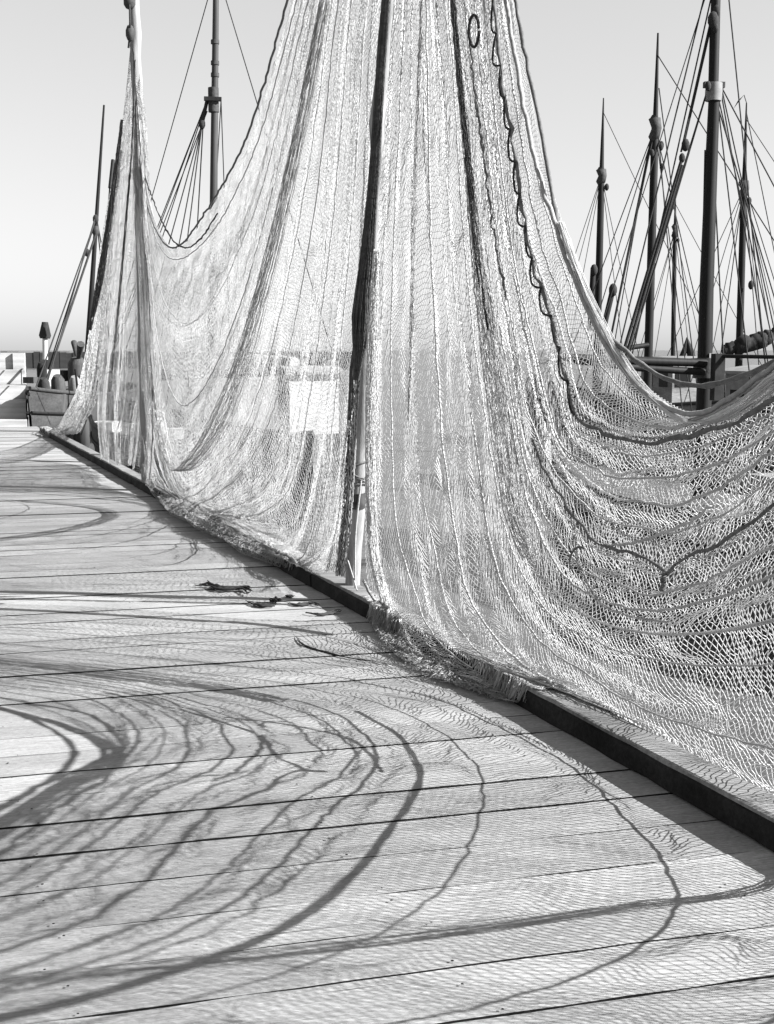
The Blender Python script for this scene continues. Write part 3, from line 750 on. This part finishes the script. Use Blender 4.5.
# ------------------------------------------------------------------ the nets
RTOP = kp(8.2, 5.6, -.02)
def off(e, rise=.0):                       # the near net outside the frame: up to the right-hand pole
    s_e = np.dot(e - K0, KT); ze = e[2]
    s1, s2, s3 = s_e + (8.2 - s_e) * .33, s_e + (8.2 - s_e) * .62, s_e + (8.2 - s_e) * .86
    return [kp(s1, ze + (5.6 - ze) * (.12 + rise), -.02), kp(s2, ze + (5.6 - ze) * (.34 + rise), -.03), kp(s3, ze + (5.6 - ze) * (.66 + rise * .5), -.02), RTOP]
def off_low(n_=.0):
    return [kp(4.72, .2, n_), kp(5.1, .62, n_), kp(5.5, 1.12, 0), kp(6.0, 1.82, -.02), kp(7.1, 3.7, -.02), RTOP]
def rowA(pts, rise=0):
    P = [kpx(*p) if len(p) == 3 else kpx(p[0], p[1], -.03) for p in pts]
    return P + ([kp(4.72, .15, .06), kp(5.3, .36, .04), kp(6.0, .95, 0), kp(6.8, 2.3, -.02), kp(7.5, 3.9, -.02), RTOP] if rise is None else off(P[-1], rise))
A = [
 rowA([(433, -440), (472, -200), (511, -10), (527, 75), (541, 150), (560, 215), (585, 285), (615, 345), (642, 382), (670, 403), (691, 413), (712, 412), (748, 394), (774, 372)], .02),
 rowA([(431, -440), (462, -200), (493, 0), (500, 60), (513, 150), (528, 240), (539, 282), (553, 321), (564, 364), (576, 415), (599, 431), (631, 442), (659, 443), (698, 433), (726, 424), (748, 415), (774, 399)], .01),
 rowA([(427, -440), (448, -200), (468, 0), (482, 120), (497, 240), (515, 350), (525, 420), (538, 460), (567, 507), (602, 545), (640, 556), (663, 566), (690, 558), (712, 549), (740, 533), (774, 508)]),
 rowA([(424, -440), (439, -200), (453, 0), (465, 130), (478, 260), (497, 390), (508, 460), (522, 530), (552, 592), (600, 622), (640, 632), (690, 634), (774, 620)]),
 rowA([(421, -440), (426, -200), (430, 0), (437, 130), (445, 260), (455, 390), (465, 500), (480, 590, -.02), (520, 650, .02), (580, 690, .05), (640, 728, .08), (700, 757, .1), (774, 790, .1)], None),
]
low = [kpx(417, -440, -.03), kpx(404, -200, -.03), kpx(392, 0, -.05), kpx(383, 130, -.06), kpx(371, 330, -.08), kpx(366, 480, -.1), kpx(366, 575, -.13),
       ground(383, 618, .02), ground(400, 645, .02), ground(432, 667, .02), ground(478, 686, .02), ground(520, 692, .04), kp(2.62, .13, .0), kp(3.2, .06, .12), kp(4.1, -.1, .16), kp(4.9, -.08, .16), kp(5.8, -.05, .14), kp(6.7, .1, .1), kp(7.3, .9, .02), kp(7.8, 2.8, -.02), RTOP]
A.append(low)  # unseen hem past the frame shaped low so its netting shades the foreground
dA = Drape(A, [0, .12, .36, .52, .69, 1.0])
root = np.array([K0[0], K0[1], .1])
nA = thing('fishing_net', kp(2, .1), 'large pale near net sagging in a deep swag to the right over the kerb', 'fishing net', 'nets hung up to dry along the jetty')
v_, f_ = netting(dA, 1, 560, 215, .0019, 11, fold=.02, folds=7, slack=.0022)
fast_mesh('netting', v_, f_, M['net'], nA)
def wob_rope(px, r, n_, m_, parent, name='rope', n=90, wob=.004, seed=1, tail=None):
    P = [kpx(x, y, n_) for x, y in px] + (tail or [])
    P = resample(P, n); g = np.random.default_rng(seed); P = P + g.normal(0, wob, P.shape)
    return MB().tube(P, np.abs(r * (1 + .18 * g.normal(size=n))), 7).build(name, M[m_], parent)
hr = [(433, -440), (476, -200), (515, 0), (527, 62), (541, 130), (556, 215), (572, 272), (606, 332), (642, 364), (670, 380), (698, 386), (719, 383), (748, 374), (774, 362)]
wob_rope(hr, .009, -.05, 'greyrope', nA, 'head_rope', 200, .002, 2, off(kpx(774, 362, -.05), .03))
P = rope_on(dA, .0, 0, 1, 220, -.04, .003, 5); MB().tube(P, .010, 7).build('net_edge_rope', M['palerope'], nA)
d1 = [(431, -440), (462, -200), (493, 0), (500, 60), (513, 150), (528, 240), (539, 282), (553, 321), (564, 364), (576, 415), (599, 431), (631, 442), (659, 443), (698, 433), (726, 424), (748, 415), (774, 399)]
wob_rope(d1, .0085, -.14, 'swagrope', nA, 'swag_rope', 220, .005, 3, off(kpx(774, 399, -.1), .01))
kr = [(533, 440), (543, 466), (567, 507), (602, 545), (622, 551), (640, 555), (655, 564), (664, 575), (672, 566), (690, 555), (712, 549), (740, 531), (774, 506)]
wob_rope(kr, .007, -.14, 'swagrope', nA, 'kinked_rope', 120, .004, 4, off(kpx(774, 506, -.1), 0))
wob_rope([(664, 573), (664, 582), (662, 591)], .011, -.15, 'greyrope', nA, 'rope_knot', 12, .002, 5)
wob_rope([(602, 546), (635, 543), (665, 532), (690, 521), (715, 505)], .0055, -.13, 'fold', nA, 'slack_rope', 40, .003, 6)
wob_rope([(470, 40), (478, 110), (487, 180), (497, 250), (507, 300)], .006, -.10, 'greyrope', nA, 'slack_rope', 60, .004, 7)
lines = []
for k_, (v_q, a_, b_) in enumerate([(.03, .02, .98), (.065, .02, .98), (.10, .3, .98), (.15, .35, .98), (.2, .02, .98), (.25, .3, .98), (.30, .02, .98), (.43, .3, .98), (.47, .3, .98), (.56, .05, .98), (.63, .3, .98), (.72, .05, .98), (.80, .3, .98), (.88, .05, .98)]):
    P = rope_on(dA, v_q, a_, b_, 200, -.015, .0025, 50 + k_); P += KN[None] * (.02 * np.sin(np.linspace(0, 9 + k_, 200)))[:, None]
    MB().tube(settle(P, .015), .0034 + .0009 * (k_ % 3), 6).build('shadow_rope', M['fold'], nA)  # extra ropes added along the rows to cast shadow arcs on the deck
fl = [(443, -150), (453, 0), (458, 60), (465, 130), (472, 200), (478, 260), (488, 330), (497, 390), (508, 460), (518, 520), (533, 560)]
def bundle(px, n_, rad, cnt, parent, m_='tarnet', seed=1, r=.003, name='gathered_fold', tail=None):
    g = np.random.default_rng(seed); P = resample([kpx(x, y, n_) for x, y in px] + (tail or []), 80); v_, f_ = [], []; st = []
    rr = np.interp(np.linspace(0, 1, 80), np.linspace(0, 1, len(rad)), rad)
    for k_ in range(cnt):
        th = g.uniform(0, 6.28) + np.cumsum(g.normal(0, .12, 80)); q_ = g.uniform(.1, 1) ** .6
        st.append(P + (np.cos(th) * rr * q_)[:, None] * KT + (np.sin(th) * rr * q_)[:, None] * KN + g.normal(0, .002, (80, 3)))
    strands(np.array(st), r, v_, f_); return fast_mesh(name, v_, f_, M[m_], parent)
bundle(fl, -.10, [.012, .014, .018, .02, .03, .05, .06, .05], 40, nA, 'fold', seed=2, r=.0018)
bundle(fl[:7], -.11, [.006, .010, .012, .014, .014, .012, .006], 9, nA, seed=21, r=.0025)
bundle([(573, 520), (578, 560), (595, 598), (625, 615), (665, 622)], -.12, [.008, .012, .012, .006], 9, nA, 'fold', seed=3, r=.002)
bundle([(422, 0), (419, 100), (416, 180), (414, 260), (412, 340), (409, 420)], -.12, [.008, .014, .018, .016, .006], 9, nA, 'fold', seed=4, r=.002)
hb = [(560, 222), (585, 290), (615, 350), (642, 388), (670, 411), (691, 422), (714, 421), (748, 403), (774, 382)]
bundle(hb, -.06, [.015, .03, .06, .08, .08, .07, .05, .03], 42, nA, 'net', 31, .0015, tail=off(kpx(774, 382, -.06), .015))
e5 = kpx(774, 800, .06)
bundle([(720, 775), (774, 800)], .06, [.02, .03, .04, .05, .04, .03], 16, nA, 'net', 32, .002, tail=off_low(.05))
bundle([(560, 600), (600, 622), (640, 632), (690, 634), (774, 620)], -.05, [.006, .012, .02, .025, .03, .03, .03], 26, nA, 'net', 33, .002, tail=off(kpx(774, 620, -.05), 0))
bundle([(361, 335), (354, 400), (349, 470), (345, 530), (340, 576)], -.10, [.02, .025, .025, .03, .03], 20, fr, 'tarnet', 41, .0025, name='hanging_strands')
bundle([(376, 250), (372, 330), (370, 420), (371, 500), (375, 560), (386, 602)], -.14, [.015, .03, .03, .03, .03, .03], 60, nA, 'net', 42, .0016)
# lashing loops along the dark swag rope
g = np.random.default_rng(12)
lz = MB(); Pd = resample([kpx(x, y, -.15) for x, y in d1[2:10]], 14)
for i in range(13):
    a, b_ = Pd[i], Pd[i + 1]; wq = g.uniform(.03, .07)
    lz.tube(resample([a, a + (b_ - a) * .3 - KT * wq * .6, a + (b_ - a) * .85 - KT * wq, b_ - KT * wq * .3, b_], 12), .005, 5)
lz.build('lashing', M['rope'], nA)
ring = [kpx(474 + 5 * math.cos(t_), 31 + 16 * math.sin(t_), -.12) for t_ in np.linspace(0, 6.1, 24)]
MB().tube(ring, .007, 6).build('rope_ring', M['rope'], nA)
ring = [kpx(575 + 8 * math.cos(t_) + t_, 560 + 13 * math.sin(t_), -.13) for t_ in np.linspace(2.4, 7.2, 24)]
MB().tube(ring[:15], .005, 6).build('rope_loop', M['greyrope'], nA)
P = rope_on(dA, 1.0, .30, .62, 120, -.01, .006, 8); MB().tube(P, .010, 6).build('foot_rope', M['palerope'], nA)

def rowB(pts): return [kpx(p[0], p[1], p[2] if len(p) == 3 else .0) for p in pts]
Bn = [
 rowB([(411, -440), (345, -190), (292, 0), (271, 75), (248, 143), (232, 175), (215, 203), (200, 225), (186, 243), (172, 247), (158, 228), (148, 195), (142, 150), (137, 90), (133, 42)]),
 rowB([(411, -440), (350, -190), (305, 0), (283, 90), (262, 165), (240, 215), (225, 246), (203, 272), (182, 279), (165, 268), (153, 235), (146, 190), (140, 120), (133, 42)]),
 rowB([(412, -440), (368, -200), (325, 0), (300, 130), (278, 230), (260, 300), (240, 370), (215, 430), (195, 462), (180, 468), (167, 440), (158, 390), (150, 300), (145, 200), (140, 120), (134, 42)]),
 rowB([(412, -440), (378, -200), (345, 0), (325, 200), (305, 330), (285, 420), (255, 478), (222, 502), (198, 507), (182, 498), (170, 480), (160, 440), (153, 380), (147, 280), (142, 180), (135, 42)]),
 rowB([(413, -440), (390, -200), (365, 0), (350, 200), (335, 350), (320, 470), (300, 545, -.03), (270, 548, -.05), (240, 532, -.07), (210, 514, -.07), (187, 501, -.06), (168, 492), (155, 470), (146, 400), (143, 300), (140, 200), (135, 42)]),
]
lowB = [kpx(414, -440), kpx(398, -200), kpx(380, 0), kpx(370, 200), kpx(360, 350), kpx(352, 480, -.05), kpx(343, 560, -.08),
        kpx(318, 572, -.06), kpx(290, 557, -.1), ground(250, 541, .03), ground(215, 529, .02), ground(190, 520, .02), ground(170, 508, .02), kpx(155, 492, -.1), kpx(143, 465, -.05), kpx(137, 400), kpx(138, 300), kpx(137, 180), kpx(135, 42)]
Bn.append(lowB)
dB = Drape(Bn, [0, .10, .36, .56, .78, 1.0])
nB = thing('fishing_net', kp(-3.5, .1), 'wide pale net spread between the left and middle poles, heaped on the kerb', 'fishing net', 'nets hung up to dry along the jetty')
v_, f_ = netting(dB, 2, 440, 180, .00132, 77, fold=.045, folds=6)
fast_mesh('netting', v_, f_, M['sheernet'], nB)
P = rope_on(dB, .0, .0, 1, 200, -.03, .003, 5); MB().tube(P, .009, 6).build('head_rope', M['greyrope'], nB)
for k_, (v_q, a_, b_) in enumerate([(.05, .02, .98), (.16, .02, .98), (.26, .02, .98), (.46, .02, .98), (.52, .02, .98), (.66, .02, .98), (.84, .02, .98)]):
    P = rope_on(dB, v_q, a_, b_, 200, -.015, .0025, 70 + k_)
    MB().tube(P, .005, 6).build('shadow_rope', M['fold'], nB)  # ropes added here too for their shadow arcs
wob_rope([(133, 48), (138, 116), (143, 167), (155, 205), (170, 236), (180, 246), (190, 247), (203, 236), (217, 214)], .007, -.1, 'rope', nB, 'slack_rope', 90, .003, 9)
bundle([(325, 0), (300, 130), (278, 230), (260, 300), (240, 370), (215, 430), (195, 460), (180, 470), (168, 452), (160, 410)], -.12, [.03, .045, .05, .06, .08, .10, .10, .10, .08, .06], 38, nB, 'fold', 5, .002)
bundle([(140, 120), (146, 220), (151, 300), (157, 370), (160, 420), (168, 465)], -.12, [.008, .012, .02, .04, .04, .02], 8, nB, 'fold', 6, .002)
P = rope_on(dB, 1.0, .36, .64, 90, -.01, .008, 8); MB().tube(P, .011, 6).build('foot_rope', M['palerope'], nB)

def heap(line, rn, rz, parent, nu, nv, r, seed, name='heaped_folds'):
    cl_ = resample(line, 60); g = np.random.default_rng(seed); rows = []
    sw = 1 + .25 * np.interp(np.arange(60), np.linspace(0, 59, 9), g.normal(size=9)); sw *= np.sin(np.linspace(.04, 3.1, 60)) ** .8
    for a_ in np.linspace(-.25, 3.4, 7):
        rows.append(cl_ + (-np.cos(a_) * rn * sw)[:, None] * KN + (np.sin(a_) * rz * sw)[:, None] * np.array([0, 0, 1.]))
    dd = Drape(rows, np.linspace(0, 1, 7), 200)
    v_, f_ = netting(dd, 2, nu, nv, r, seed, fold=.035, folds=5, env=lambda U: np.ones_like(U), slack=.007)
    return fast_mesh(name, v_, f_, M['sheernet'], parent)
heap([kpx(163, 497, -.08), kpx(185, 511, -.1), kpx(215, 527, -.1), kpx(250, 545, -.05), kpx(285, 561, .0), kpx(315, 577, .02)], .16, .09, nB, 130, 46, .0018, 401)
heap([ground(372, 612, .02), ground(385, 632, .02), ground(402, 650, .02), ground(435, 671, .02), ground(480, 688, .02), ground(535, 700, .05), kp(2.75, .12, -.02)], .035, .024, nA, 110, 14, .0013, 402)

# left net: hangs from the left pole, its tail trails out onto the planks
Cn = [
 rowB([(131, 42), (125, 110), (116, 190), (109, 260), (103, 330), (98, 390), (98, 430), (103, 458, -.05)]),
 rowB([(132, 42), (128, 120), (122, 200), (117, 280), (112, 350), (107, 410), (109, 462, -.08)]),
 rowB([(134, 42), (133, 120), (130, 200), (128, 290), (126, 370), (121, 430), (121, 466, -.08)]),
 rowB([(135, 42), (138, 120), (140, 200), (144, 300), (143, 380), (138, 440), (134, 467, -.08)]),
 rowB([(136, 42), (140, 120), (145, 200), (152, 300), (155, 380), (155, 440), (152, 487, -.08)]),
]
dC = Drape(Cn, [0, .25, .5, .75, 1])
nC = thing('fishing_net', kp(-8.5, .1), 'narrow pale net draped from the left pole with its tail trailing onto the planks', 'fishing net', 'nets hung up to dry along the jetty')
one = lambda U: np.clip(U * 6, .05, 1)
v_, f_ = netting(dC, 2, 200, 120, .0019, 177, fold=.06, folds=4, env=one)
Tn = [
 [kpx(118, 150, -.05), kpx(107, 215, -.05), kpx(97, 290, -.05), kpx(88, 345, -.05), kpx(79, 385, -.08), kpx(66, 412, -.12), ground(48, 430, .05), ground(32, 433, .03)],
 [kpx(121, 150, -.05), kpx(111, 215, -.05), kpx(103, 290, -.05), kpx(97, 345, -.05), kpx(90, 390, -.1), kpx(77, 418, -.14), ground(60, 432, .05), ground(40, 436, .03)],
 [kpx(123, 150, -.05), kpx(115, 215, -.05), kpx(108, 290, -.05), kpx(104, 345, -.05), kpx(97, 395, -.1), kpx(84, 422, -.15), ground(66, 435, .03), ground(45, 438, .02)],
]
dT = Drape(Tn, [0, .5, 1])
v2, f2 = netting(dT, 2, 110, 44, .0026, 277, fold=.035, folds=2, env=one)
fast_mesh('netting', v_, f_, M['sheernet'], nC)
fast_mesh('net_tail', v2, f2, M['sheernet'], nC)
bundle([(122, 120), (112, 200), (101, 275), (90, 330)], -.12, [.015, .035, .05, .03], 40, nC, 'greyrope', 8, .004)
P = rope_on(dC, 1, 0, 1, 80, -.03, .003, 5); MB().tube(P, .010, 6).build('edge_rope', M['greyrope'], nC)
bundle([(135, 60), (133, 130), (126, 220), (119, 300), (112, 370)], -.14, [.006, .010, .014, .010], 10, nC, 'greyrope', 9, .003)

# ------------------------------------------------------------------ odds and ends on the planks
def scrap(pts, r, label, m_='weed', seed=0, name='seaweed_scrap', cat='seaweed', group='dry scraps lying by the kerb'):
    g = np.random.default_rng(seed); P = resample([ground(x, y, r * .8) for x, y in pts], 14)
    me = MB()
    for q_ in range(7):
        a_ = g.integers(0, 5); b_ = g.integers(9, 15); Q = P[a_:b_].copy(); n_ = len(Q)
        Q += np.stack([g.normal(0, r * .5) + np.cumsum(g.normal(0, r * .22, n_)), g.normal(0, r * .8) + np.cumsum(g.normal(0, r * .4, n_)), np.abs(g.normal(0, r * .35, n_))], 1)
        me.tube(Q, np.abs(r * g.uniform(.2, .5) * np.sin(np.linspace(.3, 2.8, n_)) * (1 + .4 * g.normal(size=n_))) + .001, 5)
    tag(me.build(name, M[m_], None), label, cat, group)
scrap([(188, 588), (205, 585), (225, 589), (243, 588), (254, 594)], .022, 'largest dark seaweed scrap, lying along the thin pole shadow', seed=1)
scrap([(246, 602), (258, 605), (272, 606), (281, 604)], .015, 'curved dark seaweed strand, leftmost of the cluster near the pole foot', seed=2)
scrap([(273, 600), (279, 602)], .022, 'tiny dark seaweed knot between two longer strands', seed=3)
scrap([(285, 603), (298, 605), (310, 604), (320, 606)], .013, 'straight dark seaweed strand beside the kerb shadow', seed=4)
scrap([(306, 613), (318, 615), (330, 613), (341, 610)], .012, 'dark seaweed strand with pale tip, nearest the camera by the kerb', seed=5)
scrap([(285, 596), (292, 597)], .012, 'speck of dark seaweed behind the cluster', seed=6)
scrap([(297, 636), (299, 642), (307, 647), (325, 652), (345, 657), (368, 661), (392, 666)], .007, 'thin dark twine trailing across planks to the heaped net foot', 'rope', 7, 'twine', 'twine', None)
